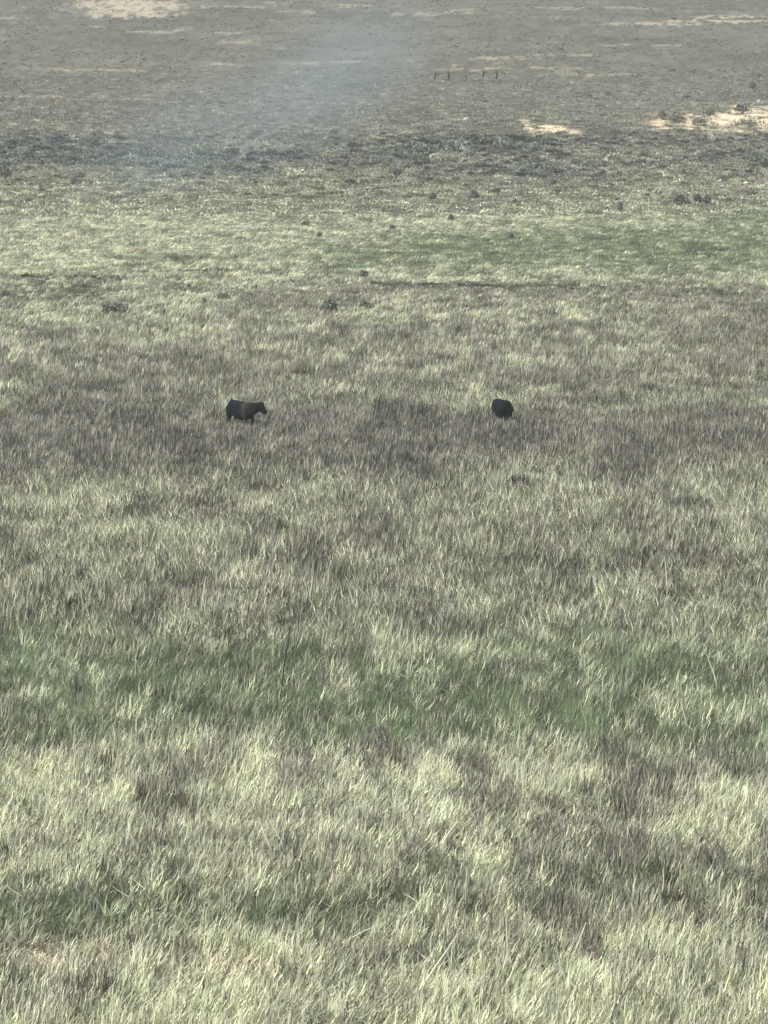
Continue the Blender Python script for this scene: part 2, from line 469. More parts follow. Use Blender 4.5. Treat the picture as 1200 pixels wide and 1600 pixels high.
def scatter_object(name, P, tint, scale, which, protos, label, cat):
    """one object of plants nobody could count; which = index into protos"""
    c = bpy.data.collections.new(name + '_shapes')
    for i, o in enumerate(protos):
        o.name = '%s_%03d' % (name, i)
        c.objects.link(o)
    me = bpy.data.meshes.new(name)
    n = len(P)
    me.vertices.add(n)
    me.vertices.foreach_set('co', P.astype(np.float32).ravel())
    for k, t, arr in (('tint', 'FLOAT_COLOR', np.concatenate([np.clip(tint, .01, .80), np.ones((n, 1))], 1)),
                      ('grow', 'FLOAT_VECTOR', scale), ('turn', 'FLOAT', rng.uniform(-.5, .5, n)), ('which', 'INT', which)):
        a = me.attributes.new(k, t, 'POINT')
        f = {'FLOAT_COLOR': 'color', 'FLOAT_VECTOR': 'vector'}.get(t, 'value')
        a.data.foreach_set(f, np.ascontiguousarray(arr, np.int32 if t == 'INT' else np.float32).ravel())
    o = bpy.data.objects.new(name, me)
    COL.objects.link(o)
    ng = bpy.data.node_groups.new(name, 'GeometryNodeTree')
    ng.interface.new_socket('Geometry', in_out='INPUT', socket_type='NodeSocketGeometry')
    ng.interface.new_socket('Geometry', in_out='OUTPUT', socket_type='NodeSocketGeometry')
    gi, go = ng.nodes.new('NodeGroupInput'), ng.nodes.new('NodeGroupOutput')
    m2p = ng.nodes.new('GeometryNodeMeshToPoints')
    ci = ng.nodes.new('GeometryNodeCollectionInfo')
    ci.inputs['Collection'].default_value = c
    ci.inputs['Separate Children'].default_value = True
    ci.inputs['Reset Children'].default_value = True
    ip = ng.nodes.new('GeometryNodeInstanceOnPoints')
    ip.inputs['Pick Instance'].default_value = True
    def attr(nm, t):
        a = ng.nodes.new('GeometryNodeInputNamedAttribute')
        a.data_type = t
        a.inputs['Name'].default_value = nm
        return a
    L = ng.links.new
    L(gi.outputs[0], m2p.inputs[0])
    L(m2p.outputs[0], ip.inputs['Points'])
    L(ci.outputs[0], ip.inputs['Instance'])
    L(attr('which', 'INT').outputs[0], ip.inputs['Instance Index'])
    L(attr('grow', 'FLOAT_VECTOR').outputs[0], ip.inputs['Scale'])
    cx = ng.nodes.new('ShaderNodeCombineXYZ')
    L(attr('turn', 'FLOAT').outputs[0], cx.inputs['Z'])
    er = ng.nodes.new('FunctionNodeEulerToRotation')
    L(cx.outputs[0], er.inputs[0])
    L(er.outputs[0], ip.inputs['Rotation'])
    L(ip.outputs[0], go.inputs[0])
    md = o.modifiers.new('grow', 'NODES')
    md.node_group = ng
    tag(o, label, cat, kind='stuff')
    return o

# ------------------------------------------------------------------ plants: near and middle field
def sample(y0, y1, dens_at, margin=.118, extra=3.0):
    """random ground points, dens_at(y) per square metre"""
    ys = np.linspace(y0, y1, 400)
    wd = 2 * (ys * margin + extra)
    d = dens_at(ys) * wd
    cum = np.concatenate([[0], np.cumsum((d[1:] + d[:-1]) / 2 * np.diff(ys))])
    n = int(cum[-1])
    y = np.interp(rng.uniform(0, cum[-1], n), cum, ys)
    x = rng.uniform(-1, 1, n) * (y * margin + extra)
    return x, y, height(x, y)

def jitter_tint(base, n, s=.16, h=.05):
    k = np.exp(rng.normal(0, s, (n, 1)))
    return base * k * (1 + rng.normal(0, h, (n, 3)))

def field(y0, y1, dens, lod):
    x, y, z = sample(y0, y1, dens)
    w, u, v = plants(x, y, z)
    b = bare(x, y, u, v)
    keep = rng.random(len(x)) > b * .97
    x, y, z, w = x[keep], y[keep], z[keep], w[keep]
    pick = (w.cumsum(1) > rng.random((len(x), 1))).argmax(1)
    return x, y, z, w, pick

# hummocky growth: every tuft's height follows a slow noise
def vigour(x, y):
    u, v = project(x, y, x * 0)
    tall = 1 + .35 * np.exp(-((v - 690) / 28) ** 2)
    tall = (1 + .12 * np.exp(-((v - 692) / 24) ** 2)) * (1 - .24 * np.exp(-((u - 383) / 42) ** 4 - ((v - 676) / 17) ** 4)) * (1 + .12 * np.exp(-((u - 783) / 24) ** 4 - ((v - 676) / 17) ** 4)) * np.interp(y, [240, 300, 420], [1, .50, .40])
    return tall * np.clip(1 + .45 * fbm(x / 1.3, y / 2.2, 91, 3) + .25 * fbm(x / 5, y / 9, 97, 2), .45, 1.7)

parts = {'S': [], 'M': [], 'G': []}
ZONES = [
    (68, 130, lambda y: 15.0 + 0 * y, 0),
    (130, 215, lambda y: 12.0 + 0 * y, 1),
    (215, 400, lambda y: np.interp(y, [215, 400], [8.5, 4.0]), 2),
    (400, 740, lambda y: np.interp(y, [400, 560, 740], [2.6, 1.5, .08]), 3),
]
NS, NM, NG = 4, 3, 3
for y0, y1, dens, lod in ZONES:
    x, y, z, w, pick = field(y0, y1, dens, lod)
    vg = vigour(x, y)
    blend = w @ CC
    for key, ks in (('S', (0, 3, 4)), ('M', (1,)), ('G', (2,))):
        m = np.isin(pick, ks)
        n = int(m.sum())
        base = CC[pick[m]] * .72 + blend[m] * .28
        tint = jitter_tint(base, n, {'S': .27, 'M': .17, 'G': .22}[key], .028)
        hum = fbm(x[m] / 1.0, y[m] / 3.0, 121, 2) * np.interp(y[m], [90, 320], [.38, .75])
        tint = tint * np.exp(hum)[:, None]
        dark = rng.random(n) < {'S': .05, 'M': .07, 'G': .04}[key]
        tint = tint * np.where(dark, .42, 1)[:, None]
        tint = tint * np.minimum(1, .74 / tint.max(1, keepdims=True))
        np_ = {'S': NS, 'M': NM, 'G': NG}[key]
        which = rng.choice(np_, n, p={'S': [.29, .29, .29, .13]}.get(key, [1 / 3] * 3)) + lod * np_
        s = vg[m] * rng.uniform(.75, 1.25, n)
        flat = np.where(pick[m] == 4, .45, np.where(pick[m] == 3, .7, 1.0))
        wd = rng.uniform(.85, 1.2, n)
        sc = np.stack([wd * rng.choice([-1, 1], n) * 0 + wd, wd, s * flat], -1)
        parts[key].append((np.stack([x[m], y[m], z[m]], -1), tint, sc, which))

def protos(key):
    out = []
    for lod in range(4):
        wf = (1, 1.25, 1.7, 2.8)[lod]
        nf = (1, .8, .6, .5)[lod]
        rf = (1, 1.15, 1.35, 2.2)[lod]
        sg = (3, 3, 2, 2)[lod]
        for k in range({'S': NS, 'M': NM, 'G': NG}[key]):
            sd = lod * 50 + k * 7 + ord(key)
            if key == 'S' and k == 3:
                out.append(clump('c', 7, .26 * rf, .52, .034 * wf, lean=.55, curl=1.1, segs=5, flop=.35, seed=sd, mat=M_STRAW_LONG, hvar=.4))
            elif key == 'S':
                out.append(clump('c', int(20 * nf), .17 * rf, .43, .040 * wf, lean=.40, curl=.7, segs=sg + 1, flop=.30, seed=sd, mat=M_STRAW, hvar=.5))
            elif key == 'M':
                out.append(clump('c', int(28 * nf), .20 * rf, .46, .018 * wf, lean=.16, curl=.15, segs=sg, flop=.03, head=1.5, seed=sd, mat=M_STALK))
            else:
                out.append(clump('c', int(34 * nf), .22 * rf, .31, .022 * wf, lean=.25, curl=.35, segs=sg, flop=.08, seed=sd, mat=M_GREEN, hvar=.5))
    return out

for key, nm, lab, cat in (('S', 'straw_grass', 'pale dry straw-coloured grass lying in tangled clumps over the whole field', 'grass'),
                          ('M', 'brown_grass', 'mauve-brown upright dry grass stalks in bands across the field', 'grass'),
                          ('G', 'green_grass', 'short fresh green grass growing in bands between the straw', 'grass')):
    pp = parts[key]
    scatter_object(nm, np.concatenate([p[0] for p in pp]), np.concatenate([p[1] for p in pp]),
                   np.concatenate([p[2] for p in pp]), np.concatenate([p[3] for p in pp]), protos(key), lab, cat)

# ------------------------------------------------------------------ plants: far slope
TRK_V = np.arange(410, 480, 5.0)
TRK_Y = np.array([ground_at(600, q)[1] for q in TRK_V])
def far_cover():
    x, y, z = sample(395, 1150, lambda y: np.interp(y, [395, 560, 800, 1150], [.40, .80, 1.3, 1.3]), .118, 5)
    w, u, v = plants(x, y, z)
    b = bare(x, y, u, v)
    n = fbm(x / 6., y / 16., 101, 3)
    patch = fbm(x / 14., y / 30., 131, 3)
    sage = np.exp(-((v - 248) / 44) ** 2) * (.62 + .18 * sstep(900, 500, u)) * np.clip(.9 + 1.6 * patch, .1, 1.7) + .35 * np.exp(-((v - 219) / 8) ** 2)
    prob = np.clip(.16 + .85 * sage + .5 * n, 0.04, 1) * (1 - b) * np.where(v > 330, .6, 1)
    grn = np.clip(w[:, 2] * 2, 0, 1)
    keep = rng.random(len(x)) < prob * (1 - grn)
    x, y, z, u, v, sage, w = x[keep], y[keep], z[keep], u[keep], v[keep], sage[keep], w[keep]
    # a weedy line along the old track below the green field
    us = rng.uniform(560, 1290, 620)
    vs_ = np.interp(us, [560, 700, 900, 1200, 1290], [448, 446, 452, 463, 466]) + rng.normal(0, 1.3, 620)
    us = np.concatenate([us, rng.uniform(-80, 260, 130), rng.uniform(180, 460, 90)])
    vs_ = np.concatenate([vs_, 437 + rng.normal(0, 1.2, 130), 424 + rng.normal(0, 1.2, 90)])
    la = np.interp(vs_, TRK_V, TRK_Y)
    lx = (us - 600) / 7200 * la
    keep = fbm(lx / 5, la / 5, 141, 2) > -.25
    lx, la = lx[keep], la[keep]
    nl = len(lx)
    x, y, z = np.concatenate([x, lx]), np.concatenate([y, la]), np.concatenate([z, height(lx, la)])
    w = np.concatenate([w, np.tile([0, .6, 0, .4, 0], (nl, 1))])
    sage = np.concatenate([sage, np.zeros(nl)])
    u, v = project(x, y, z)
    n = len(x)
    k = np.clip(sage * 1.2, 0, 1)[:, None]
    bluegrey = np.array([.195, .212, .185])
    brown = (w @ CC) * .8
    t = brown * (1 - k) + bluegrey * k
    tint = jitter_tint(t, n, .22, .04)
    tint = tint * np.where(rng.random(n) < np.where(v > 205, .25, .15), .42, 1)[:, None]
    tint[n - nl:] *= .62
    s = rng.lognormal(-.3, .35, n) * (.7 + .5 * k[:, 0]) * np.interp(v, [60, 200, 240, 300, 345], [.55, .6, 1, .9, .45])
    sc = np.stack([s, s, s * rng.uniform(.7, 1.1, n)], -1)
    ps = [bpy.data.objects.new('s', bush_mesh('far_sage', 300 + i, 120, .66, .46, .11, M_SAGE, 4)) for i in range(5)]
    scatter_object('low_sagebrush', np.stack([x, y, z], -1), tint, sc, rng.integers(0, 5, n), ps,
                   'low grey-green sagebrush scattered over the far slope', 'sagebrush')
    return n
far_cover()

# ------------------------------------------------------------------ shrubs that can be told apart
M_BUSH = plant_material('bush_leaves', .5, .1, base=(.190, .192, .158))
M_BUSH2 = plant_material('green_bush_leaves', .5, .1, base=(.175, .200, .155))
M_WOOD = simple_material('weathered_wood', (.10, .085, .07), .95, (.05, .042, .035), 14, .3)

def stem_mesh(name, seed, h, rad):
    r = random.Random(seed)
    bm = bmesh.new()
    for k in range(4):
        a = k * 1.6 + r.uniform(-.4, .4)
        tip = Vector((math.cos(a) * h * .7, math.sin(a) * h * .7, h * r.uniform(.8, 1.1)))
        tube(bm, [Vector((0, 0, -.06)), tip * .5 + Vector((0, 0, .05)), tip], [rad, rad * .6, rad * .25], 5)
    me = bpy.data.meshes.new(name)
    bm.to_mesh(me)
    bm.free()
    me.materials.append(M_WOOD)
    return me

def tube(bm, pts, rads, sides=6, cap=True):
    rings = []
    for i, p in enumerate(pts):
        a = pts[max(i - 1, 0)]
        b = pts[min(i + 1, len(pts) - 1)]
        d = (b - a).normalized()
        s = d.cross(Vector((.13, .97, .2))).normalized()
        t = d.cross(s).normalized()
        rings.append([bm.verts.new(p + (s * math.cos(2 * math.pi * k / sides) + t * math.sin(2 * math.pi * k / sides)) * rads[i]) for k in range(sides)])
    for i in range(len(rings) - 1):
        for k in range(sides):
            bm.faces.new((rings[i][k], rings[i][(k + 1) % sides], rings[i + 1][(k + 1) % sides], rings[i + 1][k]))
    if cap:
        bm.faces.new(rings[0][::-1])
        bm.faces.new(rings[-1])

def shrub(u, v, wpx, hpx, label, green=False, seed=0, group=None):
    x, y, z = ground_at(u, v)
    s = y / 7200.0
    q = 1.15 if wpx > 20 else .88
    w, h = wpx * s * q, hpx * s * q * 1.05
    root = bpy.data.objects.new('sagebrush', None)
    COL.objects.link(root)
    root.location = (x, y, z - .02)
    tag(root, label, 'shrub', group)
    me = bush_mesh('crown', seed, 420, w * .46, h * .95, max(.045, h * .12), M_BUSH2 if green else M_BUSH, 6)
    c = bpy.data.objects.new('crown', me)
    COL.objects.link(c)
    c.parent = root
    st = bpy.data.objects.new('trunk', stem_mesh('trunk', seed, h * .6, h * .05))
    COL.objects.link(st)
    st.parent = root
    return root

SHRUBS = [
    (180, 496, 44, 20, 'broad dark grey shrub alone on the pale grass at the left', False),
    (515, 489, 30, 18, 'green-grey shrub left of its smaller neighbour above the middle of the field', True),
    (572, 486, 26, 13, 'low green-grey shrub just right of a larger one above the middle of the field', True),
    (568, 435, 17, 14, 'small dark brown bush on the pale strip left of the green field', False),
    (320, 478, 9, 12, 'thin upright dark bush with a pale stem between the two larger shrubs', False),
    (348, 471, 26, 11, 'flat grey shrub on the pale band right of the thin upright bush', False),
    (620, 276, 22, 12, 'dark brown bush just below the blue-grey sagebrush band, left of centre', False),
    (1063, 322, 26, 16, 'rounded grey bush left of a darker pair above the green field', False),
    (1090, 318, 14, 18, 'left one of the close dark pair of bushes above the green field', False),
    (1104, 320, 18, 17, 'right one of the close dark pair of bushes above the green field', False),
    (970, 332, 10, 15, 'narrow dark upright bush on the slope above the green field', False),
    (1069, 274, 12, 10, 'small black bush below the sand bank, left of the three dots', False),
    (800, 374, 12, 12, 'small dark green bush at the upper edge of the green field', True),
    (1077, 397, 12, 9, 'small dark bush standing in the middle of the green field', True),
    (705, 346, 12, 12, 'small brown bush on the pale strip above the green field', False),
    (613, 361, 12, 10, 'small brown bush at the left end of the pale strip', False),
    (738, 312, 22, 12, 'flat grey bush on the olive slope right of centre', False),
    (675, 314, 16, 13, 'squat dark bush on the olive slope at the centre', False),
    (118, 290, 20, 14, 'darkest bush at the lower end of the left sagebrush patch', False),
    (145, 228, 24, 12, 'dark low bush under the white soil streak at the left', False),
    (4, 276, 22, 14, 'dark bush cut by the left edge of the photograph', False),
    (478, 354, 14, 10, 'small dark bush near the left part of the pale band', False),
    (500, 372, 12, 10, 'small dark bush right of and below its neighbour on the pale band', False),
    (1155, 118, 0, 0, '', False),
    (1176, 138, 18, 12, 'dark blue-grey bush above the right end of the sand bank', True),
    (951, 149, 14, 7, 'dark brown bush lying alone on the mauve slope', False),
    (885, 268, 12, 8, 'small dark bush on the slope below the smaller sand patch', False),
    (940, 274, 14, 10, 'left one of two dark bushes below the road line', False),
    (968, 276, 12, 10, 'right one of two dark bushes below the road line', False),
    (1035, 186, 20, 13, 'dark bush growing on the left half of the sand bank', False),
    (1056, 192, 28, 12, 'flat dark bush on the lower part of the sand bank', False),
    (1108, 181, 34, 12, 'wide dark bush on the upper part of the sand bank', False),
    (1098, 198, 40, 12, 'long dark bush along the foot of the sand bank', False),
    (1172, 200, 60, 13, 'wide flat grey bush at the right foot of the sand bank', False),
    (1160, 178, 26, 14, 'rounded dark bush on top of the sand bank at the right', False),
    (1195, 262, 12, 16, 'dark blue-green bush at the right edge below the sand bank', True),
]
k = 0
for u, v, w, h, lab, g in SHRUBS:
    if w:
        shrub(u, v, w, h, lab, g, 500 + k)
    k += 1

# ------------------------------------------------------------------ pale stones
M_STONE = simple_material('pale_stone', (.62, .60, .54), .9, (.42, .40, .35), 5, .4)
def stone(u, v, wpx, label, seed):
    x, y, z = ground_at(u, v)
    w = wpx * y / 7200
    r = random.Random(seed)
    bm = bmesh.new()
    bmesh.ops.create_icosphere(bm, subdivisions=2, radius=w / 2)
    for vt in bm.verts:
        n = vt.co.normalized()
        vt.co *= 1 + .22 * math.sin(n.x * 3 + seed) * math.cos(n.y * 4 + seed) + r.uniform(-.07, .07)
        vt.co.z *= .62
    me = bpy.data.meshes.new('rock')
    bm.to_mesh(me)
    bm.free()
    me.materials.append(M_STONE)
    o = bpy.data.objects.new('rock', me)
    COL.objects.link(o)
    o.location = (x, y, z + w * .12)
    tag(o, label, 'rock', 'pale rocks on the slope')

for i, (u, v, w, lab) in enumerate([
        (323, 316, 9, 'white rock on the olive slope left of centre, right of a smaller one'),
        (234, 325, 6, 'small white rock left of a larger one on the olive slope'),
        (497, 341, 6, 'tiny white rock on the olive slope below the sagebrush'),
        (1108, 488, 5, 'tiny white rock among brown grass at the right of the field'),
        (728, 188, 9, 'pale peaked rock on the slope above the road line'),
        (1186, 160, 7, 'pale rock above the right end of the sand bank'),
        (1125, 284, 8, 'left pale rock on the slope at the right'),
        (1166, 288, 10, 'largest pale rock on the slope at the right edge'),
        (1113, 358, 7, 'pale rock on the upper edge of the green field')]):
    stone(u, v, w, lab, i)

# ------------------------------------------------------------------ posts and rails far up the slope
M_POST = simple_material('dark_post_wood', (.035, .032, .03), .9, (.02, .018, .017), 9, .2)
def box_obj(name, size, loc, parent, mat, rot=(0, 0, 0), bev=.01):
    bm = bmesh.new()
    bmesh.ops.create_cube(bm, size=1)
    for vt in bm.verts:
        vt.co = Vector((vt.co.x * size[0], vt.co.y * size[1], vt.co.z * size[2]))
    bmesh.ops.bevel(bm, geom=bm.edges[:], offset=bev, segments=1, affect='EDGES')
    me = bpy.data.meshes.new(name)
    bm.to_mesh(me)
    bm.free()
    me.materials.append(mat)
    o = bpy.data.objects.new(name, me)
    COL.objects.link(o)
    o.parent = parent
    o.location = loc
    o.rotation_euler = rot
    return o

def gate_post(u, v, hpx, wpx, rail, label, tilt=0.0, second=None):
    x, y, z = ground_at(u, v)
    s = y / 7200
    h, w = hpx * s, wpx * s
    root = bpy.data.objects.new('fence_post', None)
    COL.objects.link(root)
    root.location = (x, y, z)
    tag(root, label, 'fence post', 'posts far up the slope')
    box_obj('post', (w, w, h + .3), (0, 0, h / 2 - .15), root, M_POST, (0, tilt, 0), .02)
    box_obj('post_cap', (w * 1.25, w * 1.25, .05), (math.sin(tilt) * h / 2, 0, h + .03), root, M_POST, (0, tilt, 0), .01)
    if rail:
        L = rail * s
        box_obj('rail', (abs(L), .09, .12), (L / 2, -w * .5 - .05, h * .90), root, M_POST, (0, -.02, 0), .01)
    if second:
        box_obj('post', (w * .7, w * .7, h + .2), (second * s, .02, h / 2 - .1), root, M_POST, (0, .1, 0), .02)
    return root

gate_post(680, 125, 11, 2.6, 6, 'leftmost dark post with a short rail reaching right, high on the slope', .14)
gate_post(701, 125, 11, 3.4, 0, 'thick dark post without a rail, second from the left high on the slope')
gate_post(728, 127, 9, 1.3, -7, 'faint thin post in the gap in the middle of the row', .0)
gate_post(755, 121, 9, 2.6, 7, 'dark leaning post with a rail reaching right, second from the right', .2)
gate_post(776, 124, 11, 2.5, -5, 'dark post with a rail reaching left, rightmost but one faint stake', .18)
gate_post(789, 122, 8, 1.2, -6, 'faint thin post at the right end of the row', .1)

# ------------------------------------------------------------------ cows
def coat(name, c1, c2, band=None):
    m, nt, out = new_mat(name)
    L = nt.links.new
    p = N(nt, 'ShaderNodeBsdfPrincipled', Roughness=.9)
    p.inputs['Specular IOR Level'].default_value = .12
    tc = N(nt, 'ShaderNodeTexCoord')
    nz = N(nt, 'ShaderNodeTexNoise', Scale=5, Detail=6)
    L(tc.outputs['Object'], nz.inputs['Vector'])
    sx = N(nt, 'ShaderNodeSeparateXYZ')
    L(tc.outputs['Object'], sx.inputs[0])
    ad = N(nt, 'ShaderNodeMath', operation='MULTIPLY_ADD')
    L(nz.outputs[0], ad.inputs[0])
    ad.inputs[1].default_value = .35
    L(sx.outputs['X'], ad.inputs[2])
    cr = N(nt, 'ShaderNodeValToRGB')
    e = cr.color_ramp.elements
    mr = N(nt, 'ShaderNodeMapRange')
    mr.inputs['From Min'].default_value = -1.2
    mr.inputs['From Max'].default_value = 1.6
    L(ad.outputs[0], mr.inputs['Value'])
    L(mr.outputs[0], cr.inputs[0])
    e[0].position, e[0].color = 0, (*c1, 1)
    e[1].position, e[1].color = 1, (*c2, 1)
    if band:
        for pos, cc in band:
            q = e.new(pos)
            q.color = (*cc, 1)
    L(cr.outputs[0], p.inputs['Base Color'])
    bp = N(nt, 'ShaderNodeBump', Strength=.4, Distance=.02)
    n2 = N(nt, 'ShaderNodeTexNoise', Scale=40, Detail=4)
    L(tc.outputs['Object'], n2.inputs['Vector'])
    L(n2.outputs[0], bp.inputs['Height'])
    L(bp.outputs[0], p.inputs['Normal'])
    L(p.outputs[0], out.inputs['Surface'])
    return m

def loft(bm, rings, sides=14):
    """rings: (centre, half width, half height, axis) ellipses joined into a closed skin"""
    R = []
    for c, rw, rh, ax in rings:
        ax = Vector(ax).normalized()
        side = Vector((0, 1, 0))
        side = (side - ax * side.dot(ax)).normalized()
        up = side.cross(ax).normalized()
        c = Vector(c)
        ring = []
        for k in range(sides):
            a = 2 * math.pi * k / sides
            ca, sa = math.cos(a), math.sin(a)
            # slightly squared section
            ca = math.copysign(abs(ca) ** .66, ca)
            sa = math.copysign(abs(sa) ** .66, sa)
            ring.append(bm.verts.new(c + side * ca * rw + up * sa * rh))
        R.append(ring)
    for i in range(len(R) - 1):
        for k in range(sides):
            bm.faces.new((R[i][k], R[i][(k + 1) % sides], R[i + 1][(k + 1) % sides], R[i + 1][k]))
    bm.faces.new(R[0][::-1])
    bm.faces.new(R[-1])

def make_cow(name, loc, yaw, scale, mat, label, head='raised'):
    """body as one skin: +X is forward, feet at z = 0, back at about 1.35 m"""
    bm = bmesh.new()
    X = (1, 0, 0)
    # trunk: pins to chest
    loft(bm, [((-.86, 0, 1.10), .09, .10, X), ((-.82, 0, 1.08), .21, .22, X), ((-.68, 0, 1.03), .285, .32, X), ((-.45, 0, 1.00), .30, .36, X),
              ((-.15, 0, .94), .33, .385, X), ((.15, 0, .91), .345, .40, X), ((.42, 0, .93), .30, .40, X), ((.62, 0, .97), .245, .36, X),
              ((.76, 0, .99), .17, .27, X), ((.84, 0, 1.0), .08, .14, X)])
    # rump bones
    loft(bm, [((-.90, 0, 1.27), .03, .03, X), ((-.84, 0, 1.34), .06, .065, X), ((-.62, 0, 1.31), .10, .06, X), ((-.45, 0, 1.29), .09, .05, X)], 8)
    for s in (-1, 1):
        loft(bm, [((-.52, s * .20, 1.20), .05, .06, X), ((-.44, s * .235, 1.22), .07, .07, X), ((-.34, s * .21, 1.19), .05, .06, X)], 8)
        # hind leg: thigh, stifle, hock, shank, hoof
        y = s * .19
        loft(bm, [((-.62, y * .9, 1.12), .15, .24, (0, 0, -1)), ((-.66, y * 1.05, .90), .14, .25, (-.05, 0, -1)), ((-.67, y * 1.05, .74), .105, .185, (-.15, 0, -1)),
                  ((-.74, y, .58), .065, .095, (-.3, 0, -1)), ((-.80, y, .47), .055, .075, (-.1, 0, -1)), ((-.79, y, .34), .042, .05, (.1, 0, -1)),
                  ((-.76, y, .14), .042, .048, (.1, 0, -1)), ((-.745, y, .075), .056, .062, (.1, 0, -1)), ((-.72, y, .0), .062, .078, (.1, 0, -1))], 10)
        # fore leg: shoulder, forearm, knee, cannon, hoof
        y = s * .17
        fx = .05 if s > 0 else -.06
        loft(bm, [((.50, y, 1.12), .10, .17, (0, 0, -1)), ((.53, y * 1.1, .92), .105, .17, (0, 0, -1)), ((.55, y, .72), .08, .11, (0, 0, -1)),
                  ((.56 + fx * .5, y, .56), .055, .068, (0, 0, -1)), ((.57 + fx * .7, y, .42), .052, .056, (0, 0, -1)), ((.57 + fx, y, .30), .040, .042, (0, 0, -1)),
                  ((.57 + fx, y, .13), .040, .042, (0, 0, -1)), ((.58 + fx, y, .07), .054, .058, (0, 0, -1)), ((.60 + fx, y, .0), .060, .074, (0, 0, -1))], 10)
    # tail
    loft(bm, [((-.86, 0, 1.30), .035, .04, (-1, 0, 0)), ((-.93, 0, 1.22), .03, .03, (-.5, 0, -1)), ((-.955, 0, 1.0), .026, .026, (0, 0, -1)),
              ((-.95, 0, .72), .022, .022, (0, 0, -1)), ((-.94, .01, .55), .045, .045, (0, 0, -1)), ((-.93, .01, .38), .035, .035, (0, 0, -1)), ((-.93, .01, .30), .012, .012, (0, 0, -1))], 8)
    # neck and head
    if head == 'raised':
        nk = [((.55, 0, 1.03), .20, .31, (1, 0, .1)), ((.76, .03, 1.06), .175, .28, (1, .2, .05)), ((.93, .08, 1.09), .16, .25, (1, .3, .1)), ((1.05, .13, 1.13), .15, .21, (1, .4, 0))]
        hb, hd = Vector((1.04, .17, 1.25)), Vector((.60, .36, -.66)).normalized()
    else:
        nk = [((.55, 0, 1.00), .20, .30, (1, 0, -.2)), ((.78, 0, .90), .155, .23, (1, 0, -.7)), ((.95, 0, .72), .13, .18, (1, 0, -1.1)), ((1.08, 0, .52), .115, .15, (1, 0, -1.4))]
        hb, hd = Vector((1.08, 0, .54)), Vector((.35, 0, -.94)).normalized()
    loft(bm, nk)
    up = Vector((0, 1, 0)).cross(hd) * -1
    HS = 1.38 if head == 'raised' else 1.0
    HL = .98 if head == 'raised' else 1.0
    def hp(a, b): return hb + hd * a * HL + up * b * HS
    loft(bm, [(c_, a_ * HS, b_ * HS, d_) for c_, a_, b_, d_ in ((hp(-.06, .0), .085, .10, hd), (hp(.02, .0), .125, .145, hd), (hp(.12, -.005), .125, .145, hd), (hp(.24, -.01), .105, .125, hd),
              (hp(.34, -.015), .082, .10, hd), (hp(.43, -.02), .080, .085, hd), (hp(.49, -.02), .082, .078, hd), (hp(.53, -.02), .05, .05, hd))], 12)
    for s in (-1, 1):   # ears
        b = hp(.03, .07) + Vector((0, s * .10, 0))
        d = Vector((-.15, s * 1.0, -.10)).normalized()
        t = b + d * .20
        ears = [(b, .035, .03), (b + d * .07, .03, .065), (b + d * .14, .026, .062), (t, .015, .02)]
        loftv = []
        for c, a1, a2 in ears:
            ring = []
            u1 = d.cross(Vector((1, 0, .3))).normalized()
            u2 = d.cross(u1).normalized()
            for kk in range(8):
                an = kk * math.pi / 4
                ring.append(bm.verts.new(c + u1 * math.cos(an) * a2 + u2 * math.sin(an) * a1))
            loftv.append(ring)
        for i in range(3):
            for kk in range(8):
                bm.faces.new((loftv[i][kk], loftv[i][(kk + 1) % 8], loftv[i + 1][(kk + 1) % 8], loftv[i + 1][kk]))
        bm.faces.new(loftv[0][::-1])
        bm.faces.new(loftv[-1])
    bmesh.ops.recalc_face_normals(bm, faces=bm.faces[:])
    me = bpy.data.meshes.new(name)
    bm.to_mesh(me)
    bm.free()
    me.materials.append(mat)
    o = bpy.data.objects.new(name, me)
    COL.objects.link(o)
    rm = o.modifiers.new('skin', 'REMESH')
    rm.mode = 'VOXEL'
    rm.voxel_size = .022
    rm.use_smooth_shade = True
    sm = o.modifiers.new('soft', 'SMOOTH')
    sm.iterations = 5
    dg = bpy.context.evaluated_depsgraph_get()
    me2 = bpy.data.meshes.new_from_object(o.evaluated_get(dg), depsgraph=dg)
    o.modifiers.clear()
    o.data = me2
    me2.name = name
    o.location = loc
    o.rotation_euler = (0, 0, yaw)
    o.scale = (scale,) * 3
    tag(o, label, 'cow', 'black cattle grazing')
    # nostrils and eyes as small parts
    dark = M_EYE
    for s in (-1, 1):
        bm = bmesh.new()
        bmesh.ops.create_uvsphere(bm, u_segments=8, v_segments=6, radius=.022)
        em = bpy.data.meshes.new('eye')
        bm.to_mesh(em)
        bm.free()
        em.materials.append(dark)
        e = bpy.data.objects.new('eye', em)
        COL.objects.link(e)
        e.parent = o
        e.location = hp(.15, .045) + Vector((0, s * .115, 0))
    return o

M_EYE = simple_material('eye', (.01, .01, .01), .2)
M_COW1 = coat('black_brown_coat', (.006, .007, .010), (.012, .010, .009),
              [(.52, (.006, .008, .011)), (.60, (.008, .012, .014)), (.66, (.036, .041, .034)), (.71, (.022, .022, .019)), (.78, (.011, .010, .009))])
M_COW2 = coat('black_coat', (.008, .011, .012), (.007, .009, .010))
cx, cy, cz = ground_at(378, 674)
make_cow('cow', (cx, cy, cz), math.radians(-53), .96, M_COW1,
         'black and brown cow with a greyish shoulder band, head held out to the right')
cx, cy, cz = ground_at(783, 671)
make_cow('cow', (cx, cy, cz), math.radians(105), .97, M_COW2,
         'plain black cow standing rump to the camera, alone at the right with its head hidden', 'down')

